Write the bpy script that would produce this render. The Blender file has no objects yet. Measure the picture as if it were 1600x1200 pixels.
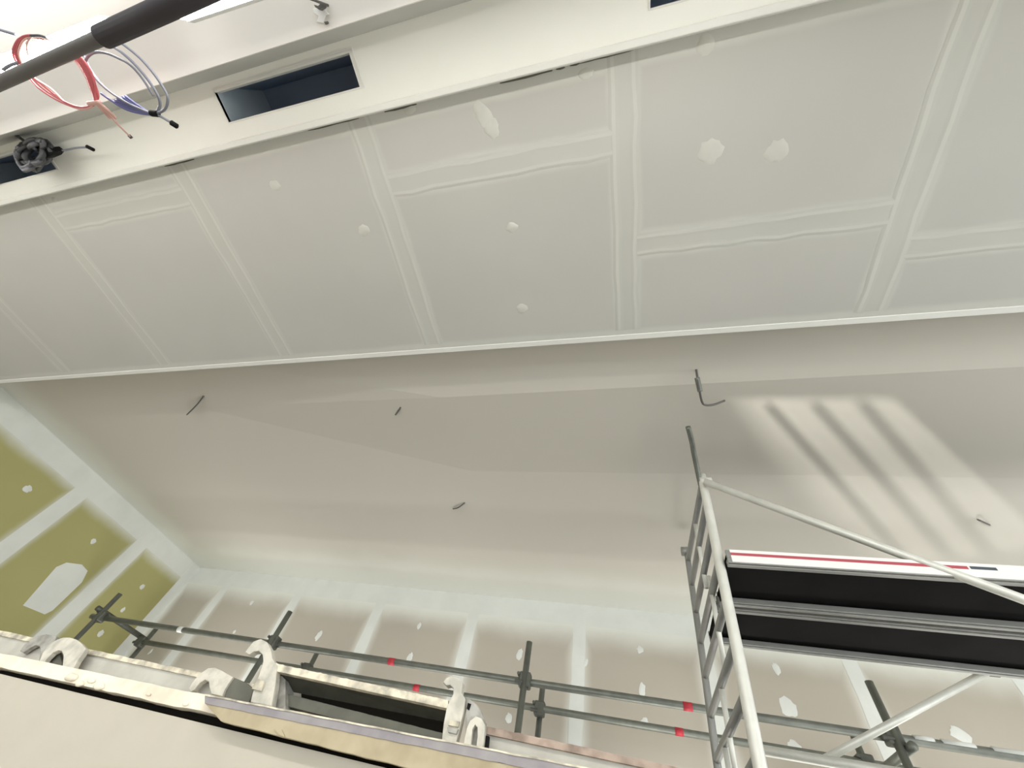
import bpy, bmesh, math, random
from mathutils import Vector, Matrix
random.seed(7)
scene = bpy.context.scene
COL = scene.collection
EYE = 1.6                                   # eye height above the floor
FPX = 607.15                                # focal length in pixels of the 1600 wide frame
R = Matrix(((0.96715967, 0.04382902, 0.25036211),
            (0.1784656, -0.81846402, -0.54613797),
            (0.18097569, 0.57288365, -0.79940736)))

# ---------------------------------------------------------------- camera
cam = bpy.data.cameras.new('camera'); cam.sensor_width = 36.0; cam.lens = FPX / 1600 * 36
cam.clip_start = 0.02; cam.clip_end = 200
cob = bpy.data.objects.new('camera', cam); COL.objects.link(cob)
cob.matrix_world = Matrix.Translation((0, 0, EYE)) @ R.to_4x4()
scene.camera = cob
# ---------------------------------------------------------------- world and exposure
w = bpy.data.worlds.new('world'); scene.world = w; w.use_nodes = True
bg = w.node_tree.nodes['Background']
bg.inputs[0].default_value = (0.95, 0.98, 1.0, 1); bg.inputs[1].default_value = 2.4
scene.view_settings.view_transform = 'Standard'; scene.view_settings.look = 'None'
scene.view_settings.gamma = 1.0; scene.view_settings.use_curve_mapping = False
scene.view_settings.exposure = 0.52
# added lamps (each sits in a made-up fixture built further down)
def lamp(kind, name, loc, energy, color, **kw):
    l = bpy.data.lights.new(name, kind); l.energy = energy; l.color = color
    for k, v in kw.items(): setattr(l, k, v)
    o = bpy.data.objects.new(name, l); COL.objects.link(o); o.location = (loc[0], loc[1], loc[2] + EYE)
    return o
def aim(o, target):
    d = Vector((target[0], target[1], target[2] + EYE)) - o.location
    o.rotation_euler = d.to_track_quat('-Z', 'Y').to_euler()
FILL_LAMPS = [((-4.3, 3.82, 0.2), 15), ((-1.75, 3.82, 0.2), 10.5), ((0.55, 3.82, 0.2), 11), ((2.6, 3.82, 0.2), 13)]   # added fill lamps brightening the back wall, unseen behind the low wall
for p_, e_ in FILL_LAMPS:
    l_ = lamp('AREA', 'added_fill_beam', p_, e_, (1.0, 0.99, 0.96), shape='RECTANGLE', size=1.1, size_y=0.6); aim(l_, (p_[0], p_[1] - .15, 2.1))
SLOT = (-1.39, -1.35, 0.20)                 # lamp added behind the viewer to throw the striped ceiling patch
l_slot = lamp('SPOT', 'added_stripe_beam', SLOT, 720, (1.0, 0.98, 0.93), shadow_soft_size=0.003, spot_size=math.radians(28), spot_blend=0.45)
aim(l_slot, (2.43, 2.03, 2.31))

# ---------------------------------------------------------------- helpers
def ray(px, py):
    return R @ Vector((px - 800, 600 - py, -FPX))
def hz(px, py, z):                          # the point at height z above the eye seen at a pixel
    r = ray(px, py); return r * (z / r.z)
def yp(px, py, y):
    r = ray(px, py); return r * (y / r.y)
def xp(px, py, x):
    r = ray(px, py); return r * (x / r.x)

def srgb(c):
    return tuple(((v / 255) / 12.92 if v / 255 <= 0.04045 else ((v / 255 + 0.055) / 1.055) ** 2.4) for v in c)
def mat(name, col, rough=0.6, metal=0.0, var=0.0, scale=8.0, bump=0.0, emit=0.0, var_col=None, spec=0.5):
    m = bpy.data.materials.new(name); m.use_nodes = True
    nt = m.node_tree; b = nt.nodes['Principled BSDF']
    c = (*srgb(col), 1)
    b.inputs['Roughness'].default_value = rough; b.inputs['Metallic'].default_value = metal
    b.inputs['Specular IOR Level'].default_value = spec
    tc = nt.nodes.new('ShaderNodeNewGeometry')
    n = nt.nodes.new('ShaderNodeTexNoise'); n.inputs['Scale'].default_value = scale; n.inputs['Detail'].default_value = 4
    nt.links.new(tc.outputs['Position'], n.inputs['Vector'])
    if var or var_col:
        mx = nt.nodes.new('ShaderNodeMix'); mx.data_type = 'RGBA'
        c2 = (*srgb(var_col), 1) if var_col else tuple(v * (1 - var) for v in c[:3]) + (1,)
        mx.inputs[6].default_value = c; mx.inputs[7].default_value = c2
        rp = nt.nodes.new('ShaderNodeMapRange'); rp.inputs[1].default_value = 0.4; rp.inputs[2].default_value = 0.65
        nt.links.new(n.outputs[0], rp.inputs[0]); nt.links.new(rp.outputs[0], mx.inputs[0])
        nt.links.new(mx.outputs[2], b.inputs['Base Color'])
    else:
        b.inputs['Base Color'].default_value = c
    if bump:
        bp = nt.nodes.new('ShaderNodeBump'); bp.inputs['Strength'].default_value = bump; bp.inputs['Distance'].default_value = 0.004
        nt.links.new(n.outputs[0], bp.inputs['Height']); nt.links.new(bp.outputs[0], b.inputs['Normal'])
    if emit:
        b.inputs['Emission Color'].default_value = c; b.inputs['Emission Strength'].default_value = emit
    return m

def feather_mat(name, col, comp, w0=0.03, w1=0.10, wob=0.05, amount=1.0, vscale=1.0):
    """board paper that turns to joint compound towards its edges; UV maps near/far hold metres from the edges"""
    m = bpy.data.materials.new(name); m.use_nodes = True
    nt = m.node_tree; b = nt.nodes['Principled BSDF']; b.inputs['Roughness'].default_value = 0.85
    b.inputs['Specular IOR Level'].default_value = 0.2
    N = nt.nodes.new; Lk = nt.links.new
    def mth(op, a, c):
        q = N('ShaderNodeMath'); q.operation = op
        for i, v in enumerate((a, c)):
            if isinstance(v, (int, float)): q.inputs[i].default_value = v
            else: Lk(v, q.inputs[i])
        return q.outputs[0]
    u1 = N('ShaderNodeUVMap'); u1.uv_map = 'near'; u2 = N('ShaderNodeUVMap'); u2.uv_map = 'far'
    s1 = N('ShaderNodeSeparateXYZ'); s2 = N('ShaderNodeSeparateXYZ'); Lk(u1.outputs[0], s1.inputs[0]); Lk(u2.outputs[0], s2.inputs[0])
    d = mth('MINIMUM', mth('MINIMUM', s1.outputs[0], s2.outputs[0]), mth('MULTIPLY', mth('MINIMUM', s1.outputs[1], s2.outputs[1]), vscale))
    g = N('ShaderNodeNewGeometry'); n = N('ShaderNodeTexNoise'); n.inputs['Scale'].default_value = 3.0; n.inputs['Detail'].default_value = 3
    Lk(g.outputs['Position'], n.inputs['Vector'])
    d = mth('ADD', d, mth('MULTIPLY', mth('SUBTRACT', n.outputs[0], 0.5), wob * 2))
    mr = N('ShaderNodeMapRange'); mr.interpolation_type = 'SMOOTHSTEP'
    mr.inputs[1].default_value = w0; mr.inputs[2].default_value = w1; mr.inputs[3].default_value = amount; mr.inputs[4].default_value = 0.0
    Lk(d, mr.inputs[0])
    n2 = N('ShaderNodeTexNoise'); n2.inputs['Scale'].default_value = 1.6; Lk(g.outputs['Position'], n2.inputs['Vector'])
    base = N('ShaderNodeMix'); base.data_type = 'RGBA'; c = srgb(col)
    base.inputs[6].default_value = (*c, 1); base.inputs[7].default_value = (*[v * 0.88 for v in c], 1); Lk(n2.outputs[0], base.inputs[0])
    mx = N('ShaderNodeMix'); mx.data_type = 'RGBA'
    Lk(mr.outputs[0], mx.inputs[0]); Lk(base.outputs[2], mx.inputs[6]); mx.inputs[7].default_value = (*srgb(comp), 1)
    Lk(mx.outputs[2], b.inputs['Base Color'])
    return m

def link(name, bm, m, parent=None, smooth=False):
    bmesh.ops.recalc_face_normals(bm, faces=bm.faces)
    me = bpy.data.meshes.new(name); bm.to_mesh(me); bm.free()
    o = bpy.data.objects.new(name, me); COL.objects.link(o)
    for mm in (m if isinstance(m, (list, tuple)) else [m]): me.materials.append(mm)
    if smooth:
        for p in me.polygons: p.use_smooth = True
    if parent:
        o.parent = parent
        o.matrix_parent_inverse = parent.matrix_world.inverted()
    return o
def tag(o, label=None, cat=None, group=None, kind=None):
    if label: o['label'] = label
    if cat: o['category'] = cat
    if group: o['group'] = group
    if kind: o['kind'] = kind
    return o
def struct(o, label):
    o['kind'] = 'structure'; o['label'] = label; return o
def thing(name, loc, label, cat, group=None):
    o = bpy.data.objects.new(name, None); o.empty_display_size = 0.1
    o.location = (loc[0], loc[1], loc[2] + EYE); COL.objects.link(o)
    o.matrix_world = Matrix.Translation(o.location)
    return tag(o, label, cat, group)
def V(p): return Vector((p[0], p[1], p[2] + EYE))
def add_box(bm, a, b, bev=0.0):
    a, b = V(a), V(b)
    r = bmesh.ops.create_cube(bm, size=1)
    vs = r['verts']
    for v in vs:
        v.co = Vector([(a[i] + b[i]) / 2 + v.co[i] * abs(b[i] - a[i]) for i in range(3)])
    if bev:
        es = list({e for v in vs for e in v.link_edges})
        bmesh.ops.bevel(bm, geom=es, offset=bev, segments=2, affect='EDGES', profile=0.5)
def box(name, a, b, m, parent=None, bev=0.0):
    bm = bmesh.new(); add_box(bm, a, b, bev); return link(name, bm, m, parent)
def add_tube(bm, pts, r, seg=12, caps=True):
    pts = [V(p) for p in pts]
    rings = []; up = None
    for i, p in enumerate(pts):
        t = (pts[min(i + 1, len(pts) - 1)] - pts[max(i - 1, 0)]).normalized()
        if up is None: up = t.orthogonal().normalized()
        up = (up - t * up.dot(t)).normalized(); s = t.cross(up)
        rr = r[i] if isinstance(r, (list, tuple)) else r
        rings.append([bm.verts.new(p + (up * math.cos(k * 2 * math.pi / seg) + s * math.sin(k * 2 * math.pi / seg)) * rr) for k in range(seg)])
    for a, b in zip(rings, rings[1:]):
        for k in range(seg): bm.faces.new((a[k], a[(k + 1) % seg], b[(k + 1) % seg], b[k]))
    if caps: bm.faces.new(rings[0][::-1]); bm.faces.new(rings[-1])
def tube(name, pts, r, m, parent=None, seg=12, smooth=True):
    bm = bmesh.new(); add_tube(bm, pts, r, seg); return link(name, bm, m, parent, smooth)
def spline(pts, n=8):
    pts = [Vector(p) for p in pts]; out = []
    for i in range(len(pts) - 1):
        p0 = pts[max(i - 1, 0)]; p1 = pts[i]; p2 = pts[i + 1]; p3 = pts[min(i + 2, len(pts) - 1)]
        for k in range(n):
            t = k / n
            out.append(0.5 * ((2 * p1) + (p2 - p0) * t + (2 * p0 - 5 * p1 + 4 * p2 - p3) * t * t + (3 * p1 - p0 - 3 * p2 + p3) * t ** 3))
    out.append(pts[-1]); return out
def add_prism(bm, poly, off, bev=0.0):
    """poly: coplanar 3d points; extruded by the vector off"""
    vs = [bm.verts.new(V(p)) for p in poly]
    f = bm.faces.new(vs)
    g = bmesh.ops.extrude_face_region(bm, geom=[f])
    nv = [e for e in g['geom'] if isinstance(e, bmesh.types.BMVert)]
    bmesh.ops.translate(bm, verts=nv, vec=Vector(off))
    if bev:
        es = [e for e in bm.edges if e.is_valid and (all(v in nv for v in e.verts) or all(v in vs for v in e.verts))]
        bmesh.ops.bevel(bm, geom=es, offset=bev, segments=2, affect='EDGES', profile=0.5)
def plate(name, pix, y, th, m, parent=None, bev=0.0015):
    """flat steel plate standing across the depth axis at distance y, th thick going away"""
    bm = bmesh.new(); add_prism(bm, [yp(px, py, y) for px, py in pix], (0, th, 0), bev); return link(name, bm, m, parent)
def board(name, o0, du, dv, m, parent, th=0.0125):
    """a plasterboard sheet: corner o0, edge vectors du and dv, body going away from the room; UVs are metres from its edges"""
    du, dv = Vector(du), Vector(dv); n = du.cross(dv).normalized() * th
    bm = bmesh.new(); o = V(o0)
    L1, L2 = du.length, dv.length
    q = [(0, 0), (L1, 0), (L1, L2), (0, L2)]
    f = [bm.verts.new(o + du * (a / L1) + dv * (b / L2)) for a, b in q]
    k = [bm.verts.new(v.co + n) for v in f]
    n1 = bm.loops.layers.uv.new('near'); n2 = bm.loops.layers.uv.new('far')
    def face(vs, idx):
        fc = bm.faces.new(vs)
        for lp, i in zip(fc.loops, idx):
            lp[n1].uv = q[i]; lp[n2].uv = (L1 - q[i][0], L2 - q[i][1])
    face(f, (0, 1, 2, 3)); face(k[::-1], (3, 2, 1, 0))
    for i in range(4):
        j = (i + 1) % 4; face((f[j], f[i], k[i], k[j]), (j, i, i, j))
    return link(name, bm, m, parent)
def blob(name, c, ax, ay, m, parent, rx, ry, ang=0.0, th=0.003, ring=False):
    """a thin irregular smear of filler lying on a surface spanned by ax, ay (normal towards the room is -ax x ay sign handled by th)"""
    ax, ay = Vector(ax), Vector(ay); nrm = ax.cross(ay)
    bm = bmesh.new(); n = 18; c = V(c); outer = []; mid = []
    for k in range(n):
        a = 2 * math.pi * k / n; rr = 1 + random.uniform(-.16, .16)
        x, y = math.cos(a) * rx * rr, math.sin(a) * ry * rr
        x, y = x * math.cos(ang) - y * math.sin(ang), x * math.sin(ang) + y * math.cos(ang)
        outer.append(bm.verts.new(c + ax * x + ay * y)); mid.append(bm.verts.new(c + (ax * x + ay * y) * 0.72 + nrm * th))
    ctr = bm.verts.new(c + nrm * th * (0.4 if ring else 1.0))
    for k in range(n):
        j = (k + 1) % n
        bm.faces.new((outer[k], outer[j], mid[j], mid[k])); bm.faces.new((mid[k], mid[j], ctr))
    return link(name, bm, m, parent, True)

# ---------------------------------------------------------------- materials
WHITE = (222, 220, 210)
M = {}
M['paint'] = mat('white_paint', (226, 226, 219), 0.7, var=0.04, scale=1.5, spec=0.3)
M['band'] = mat('bulkhead_paint', (240, 240, 232), 0.75, var=0.04, scale=1.2, spec=0.25)
M['rear'] = mat('rear_ceiling_paint', (226, 222, 216), 0.75, var=0.04, scale=1.2, spec=0.25)
M['comp'] = mat('joint_compound', (214, 216, 210), 0.85, var=0.05, scale=5, spec=0.2)
M['comp_dim'] = mat('thin_compound', (205, 204, 194), 0.85, var=0.05, scale=5, spec=0.2)
M['skim'] = feather_mat('skimmed_board', (192, 191, 184), (197, 197, 189), 0.05, 0.08, 0.02)
M['grey_board'] = feather_mat('grey_plasterboard', (178, 171, 158), (216, 217, 208), 0.0, 0.15, 0.03, vscale=0.55)
M['green_board'] = feather_mat('green_plasterboard', (168, 164, 112), (216, 219, 214), 0.02, 0.15, 0.03, vscale=0.7)
M['green_narrow'] = M['green_board']
M['white_board'] = feather_mat('primed_board', (214, 206, 202), (216, 217, 208), 0.02, 0.12, 0.03)
M['alu'] = mat('aluminium_tube', (222, 222, 212), 0.45, 0.25, var=0.1, scale=12)
M['alu_rail'] = mat('aluminium_rail', (150, 150, 145), 0.5, 0.4, var=0.1, scale=10)
M['steel'] = mat('galvanised_tube', (118, 121, 112), 0.5, 0.5, var=0.2, scale=14)
M['steel_dark'] = mat('coupler_steel', (92, 94, 86), 0.55, 0.4, var=0.25, scale=20)
M['ply'] = mat('black_film_faced_ply', (26, 25, 25), 0.85, var=0.35, scale=3.5, spec=0.1)
M['white_label'] = mat('white_label', (236, 234, 230), 0.5)
M['red'] = mat('red_tape', (176, 44, 56), 0.6)
M['red_label'] = mat('red_label', (176, 78, 88), 0.6)
M['ink'] = mat('dark_ink', (70, 78, 84), 0.6)
M['cast'] = mat('dusty_cast_aluminium', (200, 196, 182), 0.75, 0.1, var_col=(172, 169, 158), scale=30, bump=0.4)
M['cast2'] = mat('grey_cast_aluminium', (168, 166, 158), 0.75, 0.1, var_col=(132, 130, 122), scale=30, bump=0.4)
M['rail_dust'] = mat('dusty_deck_rail', (182, 181, 171), 0.8, 0.0, var_col=(168, 165, 156), scale=14, bump=0.3)
M['rim_dust'] = mat('plaster_splashed_rim', (216, 208, 186), 0.85, var_col=(150, 144, 130), scale=26, bump=0.6)
M['rim_pink'] = mat('brown_splashed_rim', (168, 150, 136), 0.85, var_col=(128, 112, 100), scale=30, bump=0.5)
M['dark'] = mat('dark_ply_and_recess_shade', (22, 20, 16), 0.95, spec=0.05)  # near-black ply, also stands for shade in gaps and open frames
M['black'] = mat('black_rubber', (14, 14, 14), 0.8, spec=0.2)
M['block'] = mat('dark_block_and_shade', (96, 96, 86), 0.8, var=0.2, scale=20)  # end block tone, also used for the shadow patch behind the hook
M['cap'] = mat('splashed_cap_board', (230, 222, 202), 0.85, var_col=(212, 200, 180), scale=12, bump=0.6)
M['beige'] = mat('beige_board', (181, 175, 161), 0.9, var=0.04, scale=9, bump=0.15, spec=0.15)
M['timber'] = mat('pale_timber', (174, 162, 134), 0.8, var_col=(150, 138, 110), scale=9, bump=0.3)
M['violet'] = mat('grey_violet_edge', (132, 127, 130), 0.7, var_col=(150, 146, 144), scale=14)
M['floor'] = mat('concrete_floor', (174, 171, 164), 0.9, var=0.1, scale=2)
M['riser'] = mat('shaded_step_grey', (188, 188, 182), 0.85, var=0.06, scale=3, spec=0.2)  # greyer than the ceilings, deepening the step's shade by colour
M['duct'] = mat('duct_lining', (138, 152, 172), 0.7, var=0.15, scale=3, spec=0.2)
M['duct_lit'] = mat('duct_lit_end_board', (176, 188, 194), 0.7)  # paler than the lining: light on this end put into the colour
M['pipe'] = mat('grey_conduit', (92, 89, 86), 0.5, 0.2)
M['foam'] = mat('black_foam_sleeve', (52, 48, 52), 0.8)
M['tube_light'] = mat('lit_diffuser', (255, 252, 246), 0.5, emit=30.0)
M['fitting'] = mat('batten_body', (235, 235, 232), 0.5)
M['cable_grey'] = mat('grey_cable', (120, 122, 132), 0.5)
M['cable_blue'] = mat('blue_cable', (92, 96, 150), 0.5)
M['cable_red'] = mat('red_cable', (190, 92, 96), 0.5)
M['cable_pink'] = mat('pale_pink_cable', (214, 170, 160), 0.5)
M['cable_dark'] = mat('dark_cable', (62, 64, 66), 0.6)
M['crumple'] = mat('crumpled_grey_plastic', (92, 92, 96), 0.45, var=0.4, scale=30)

# ---------------------------------------------------------------- structure: heights are above the eye
XL, YB, XR, YR = -5.90, 4.45, 5.2, -5.0     # left wall, back wall, right wall, rear wall
ZC, ZP, ZB, ZL = 2.16, 2.00, 1.955, 1.775   # recess ceiling, soffit, bulkhead, rear ceiling
struct(box('floor', (XL, YR, -EYE - 0.1), (XR, YB, -EYE), M['floor']), 'bare concrete floor below the frame')

# --- back wall
wb = struct(box('wall_back', (XL, YB + 0.013, -EYE), (XR, YB + 0.15, ZC + 0.3), M['comp']), 'back wall of grey plasterboard with white taped joints')
xs = [XL] + [-0.445 + 1.19 * k for k in range(-4, 5)] + [XR]
for a, b in zip(xs, xs[1:]):
    board('plasterboard', (b, YB, ZC - 0.19 - 2.4), (a - b, 0, 0), (0, 0, 2.4), M['grey_board'], wb)
    board('plasterboard', (b, YB, -EYE), (a - b, 0, 0), (0, 0, ZC - 0.19 - 2.4 + EYE), M['grey_board'], wb)
box('joint_strip', (XL + 0.003, YB - 0.0015, ZC - 0.21), (XR, YB + 0.02, ZC - 0.0003), M['comp'], wb)
for x in xs[1:-1]:
    bm = bmesh.new(); z = -EYE; pl = []; pr = []
    while z < ZC - 0.1:
        pl.append((x - 0.062 + random.uniform(-.008, .008), YB - 0.002, z)); pr.append((x + 0.062 + random.uniform(-.008, .008), YB - 0.002, z)); z += 0.14
    pl.append((x - 0.08, YB - 0.002, ZC - 0.1)); pr.append((x + 0.08, YB - 0.002, ZC - 0.1))
    L_ = [bm.verts.new(V(p)) for p in pl]; R_ = [bm.verts.new(V(p)) for p in pr]; C_ = [bm.verts.new((V(a) + V(b)) / 2 + Vector((0, -0.002, 0))) for a, b in zip(pl, pr)]
    for i in range(len(L_) - 1):
        bm.faces.new((L_[i], C_[i], C_[i + 1], L_[i + 1])); bm.faces.new((C_[i], R_[i], R_[i + 1], C_[i + 1]))
    link('joint_strip', bm, M['comp'], wb)
for px, py, rx, rz in [(393, 942, .025, .03), (498, 993, .03, .055), (640, 1028, .03, .05), (655, 978, .022, .035), (812, 1022, .03, .05), (915, 1035, .02, .04), (1003, 1078, .03, .055),
                       (795, 1122, .03, .04), (1008, 1130, .035, .04), (1213, 1045, .03, .05), (1232, 1105, .065, .07), (1242, 1168, .045, .05), (1500, 1148, .06, .05), (366, 987, .02, .02), (1000, 1015, .03, .035), (235, 1018, .02, .03)]:
    p = yp(px, py, YB - 0.001); blob('filler_spot', p, (1, 0, 0), (0, 0, 1), M['comp'], wb, rx, rz, random.uniform(-.3, .3))
# --- left wall
wl = struct(box('wall_left', (XL - 0.15, YR, -EYE), (XL - 0.013, YB, ZC + 0.3), M['comp']), 'left wall of green moisture board with white taped joints')
ya = xp(62, 818, XL).y; yb_ = xp(150, 918, XL).y
ys = [YB, yb_ + (YB - yb_) * 0.0 + 0]
print('left joints', ya, yb_)
step = 1.2
ylist = [YB, yb_, ya, ya - 1.2, ya - 2.4, ya - 3.6, ya - 4.8, ya - 6.0]
for i, (b, a) in enumerate(zip(ylist, ylist[1:])):
    m_ = M['green_board'] if i < 3 else M['white_board']
    board('plasterboard', (XL, a, ZC - 0.13 - 2.4), (0, b - a, 0), (0, 0, 2.4), m_, wl, -0.0125)
    board('plasterboard', (XL, a, -EYE), (0, b - a, 0), (0, 0, ZC - 0.13 - 2.4 + EYE), m_, wl, -0.0125)
box('joint_strip', (XL - 0.02, YR, ZC - 0.22), (XL + 0.0015, YB - 0.001, ZC - 0.0003), M['comp'], wl)
box('joint_strip', (XL - 0.02, YB - 0.14, -EYE), (XL + 0.0028, YB - 0.0005, ZC - 0.0005), M['comp'], wl)
for y in ylist[1:-1]:
    box('joint_strip', (XL - 0.02, y - 0.085, -EYE), (XL + 0.002, y + 0.085, ZC - 0.05), M['comp'], wl)
for px, py, ry, rz in [(43, 764, .035, .035), (146, 846, .028, .03), (222, 917, .028, .03), (192, 953, .02, .03), (157, 990, .03, .035)]:
    blob('filler_spot', xp(px, py, XL + 0.001), (0, 1, 0), (0, 0, 1), M['comp'], wl, ry, rz)
pp = [xp(px, py, XL + 0.002) for px, py in [(36, 946), (48, 932), (88, 886), (104, 879), (128, 882), (137, 892), (128, 910), (82, 954), (70, 960)]]
bm = bmesh.new(); add_prism(bm, pp, (-0.004, 0, 0)); link('filler_patch', bm, M['comp'], wl)

# --- recess ceiling beyond the soffit, a shallow fold in its middle
ceil_mat = bpy.data.materials.new('recess_ceiling_paint'); ceil_mat.use_nodes = True
nt = ceil_mat.node_tree; b = nt.nodes['Principled BSDF']; b.inputs['Roughness'].default_value = 0.85; b.inputs['Specular IOR Level'].default_value = 0.2
g = nt.nodes.new('ShaderNodeNewGeometry'); sp = nt.nodes.new('ShaderNodeSeparateXYZ'); nt.links.new(g.outputs['Position'], sp.inputs[0])
nz = nt.nodes.new('ShaderNodeTexNoise'); nz.inputs['Scale'].default_value = 2.2; nt.links.new(g.outputs['Position'], nz.inputs['Vector'])
def mr_(src, a, b_, c, d):
    q = nt.nodes.new('ShaderNodeMapRange'); q.interpolation_type = 'SMOOTHSTEP'
    for i, v in zip((1, 2, 3, 4), (a, b_, c, d)): q.inputs[i].default_value = v
    nt.links.new(src, q.inputs[0]); return q.outputs[0]
def mm_(op, a, c):
    q = nt.nodes.new('ShaderNodeMath'); q.operation = op
    for i, v in enumerate((a, c)):
        if isinstance(v, (int, float)): q.inputs[i].default_value = v
        else: nt.links.new(v, q.inputs[i])
    return q.outputs[0]
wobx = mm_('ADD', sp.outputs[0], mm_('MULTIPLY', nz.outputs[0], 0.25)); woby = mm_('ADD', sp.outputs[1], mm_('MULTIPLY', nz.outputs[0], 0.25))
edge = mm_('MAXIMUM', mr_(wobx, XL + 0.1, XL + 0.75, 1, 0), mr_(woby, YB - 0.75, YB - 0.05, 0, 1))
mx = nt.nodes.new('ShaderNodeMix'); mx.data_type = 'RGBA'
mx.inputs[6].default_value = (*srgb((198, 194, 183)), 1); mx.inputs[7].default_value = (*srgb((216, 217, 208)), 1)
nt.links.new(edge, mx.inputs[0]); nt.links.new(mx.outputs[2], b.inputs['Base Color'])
FZ = 2.06
y1, y2 = 0.733 * FZ, 1.09 * ZC
bm = bmesh.new()
P = lambda x, y, z: bm.verts.new(V((x, y, z)))
c0 = [P(XL, 1.0, ZC), P(-3.6, 1.0, ZC), P(-1.2, 1.0, ZC), P(XR, 0.9, ZC)]
c1 = [P(XL, 1.55, ZC), P(-3.6, 1.58, ZC), P(-1.2, y1, FZ + 0.02), P(XR, y1 - 0.12, FZ)]
c2 = [P(XL, y2, ZC), P(-3.2, y2, ZC), P(-1.2, y2, ZC), P(XR, y2, ZC)]
c3 = [P(XL, YB, ZC), P(-3.2, YB, ZC), P(-1.2, YB, ZC), P(XR, YB, ZC)]
for A_, B_ in ((c0, c1), (c1, c2), (c2, c3)):
    for i in range(3):
        bm.faces.new((A_[i], A_[i + 1], B_[i + 1])); bm.faces.new((A_[i], B_[i + 1], B_[i]))
top = [P(XL, 1.0, ZC + 0.12), P(XR, 1.0, ZC + 0.12), P(XR, YB, ZC + 0.12), P(XL, YB, ZC + 0.12)]
bm.faces.new(top)
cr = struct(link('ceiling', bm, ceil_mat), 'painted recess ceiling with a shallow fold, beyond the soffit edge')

# --- soffit of skimmed boards straight overhead
YE = 0.549 * ZP; YP0 = -0.082 * ZP
so = struct(box('ceiling_soffit', (XL, YP0, ZP + 0.013), (XR, YE - 0.001, ZC + 0.12), M['paint']), 'low soffit of skimmed plasterboard directly overhead')
cols = [-1.10 - 1.70, -1.10 - 1.13, -1.10 - 0.565, -1.10, -0.538, 0.047, 0.605, 1.17, 1.75, 2.6]
xj = [XL] + [c * ZP for c in cols] + []
cross = {-1.665: 0.0, -1.10: None, -0.538: 0.070, 0.047: 0.293, 0.605: 0.372, 1.17: 0.2}
def strip(a, b, wdt, horizontal_u):
    """feathered joint band: shallow centre, two raised lighter shoulders"""
    a, b = Vector(a), Vector(b); t = (b - a).normalized(); s = Vector((-t.y, t.x, 0)); bm = bmesh.new(); n = max(2, int((b - a).length / 0.1))
    prof = [(-.5, 0), (-.40, -.0012), (-.28, -.0012), (-.18, -.0005), (.18, -.0005), (.28, -.0012), (.40, -.0012), (.5, 0)]
    rows = []
    for i in range(n + 1):
        c = a + (b - a) * (i / n); k = 1 + random.uniform(-.07, .07); dx = random.uniform(-.004, .004)
        rows.append([bm.verts.new(V(c + s * (u * wdt * k + dx) + Vector((0, 0, h)))) for u, h in prof])
    for r0, r1 in zip(rows, rows[1:]):
        for q in range(len(prof) - 1):
            f = bm.faces.new((r0[q], r0[q + 1], r1[q + 1], r1[q])); f.material_index = 1 if q in (1, 5) else 0
    o = link('joint_strip', bm, [M['strip'], M['strip_edge']], so); return o
M['strip'] = mat('joint_band', (190, 190, 182), 0.85, var=0.03, scale=4, spec=0.2)
M['strip_edge'] = mat('joint_band_shoulder', (198, 198, 190), 0.85, var=0.03, scale=6, spec=0.2)
for i, (a, b) in enumerate(zip(xj, xj[1:])):
    cr_ = None
    for k, v in cross.items():
        if abs(k * ZP - a) < 0.05: cr_ = v
    seg = [YP0, YE] if cr_ is None else [YP0, cr_ * ZP, YE]
    for p, q in zip(seg, seg[1:]):
        board('plasterboard', (a, p, ZP), (b - a, 0, 0), (0, q - p, 0), M['skim'], so)
    if cr_ is not None: strip((a + 0.05, cr_ * ZP, ZP - .0005), (b - 0.05, cr_ * ZP, ZP - .0005), 0.11, 0)
for x in xj[1:-1]:
    strip((x, YP0 + 0.01, ZP - 0.0004), (x, YE - 0.06, ZP - 0.0004), 0.125, 1)
M['blob'] = mat('soffit_filler', (200, 200, 191), 0.85, var=0.05, scale=20, spec=0.2)
for px, py, rx, ry, an, rg in [(755, 180, .035, .06, .4, True), (768, 200, .035, .04, 0, True), (1110, 237, .05, .045, 0, True), (1213, 236, .045, .04, 0, True), (1102, 70, .03, .035, 0, False),
                               (800, 355, .03, .025, 0, False), (568, 360, .035, .03, .5, False), (430, 290, .03, .025, 0, False), (816, 482, .03, .03, 0, False), (85, 312, .02, .015, 0, False), (915, 115, .03, .02, 0, False), (640, 170, .03, .02, 0, False)]:
    blob('filler_spot', hz(px, py, ZP - 0.0003), (0, 1, 0), (1, 0, 0), M['blob'], so, ry, rx, an, ring=rg)
# bright arris bead along the soffit's front edge
box('edge_bead', (XL, YE - 0.03, ZP - 0.004), (XR, YE + 0.002, ZP + 0.03), M['paint'], so, 0.002)

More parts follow.
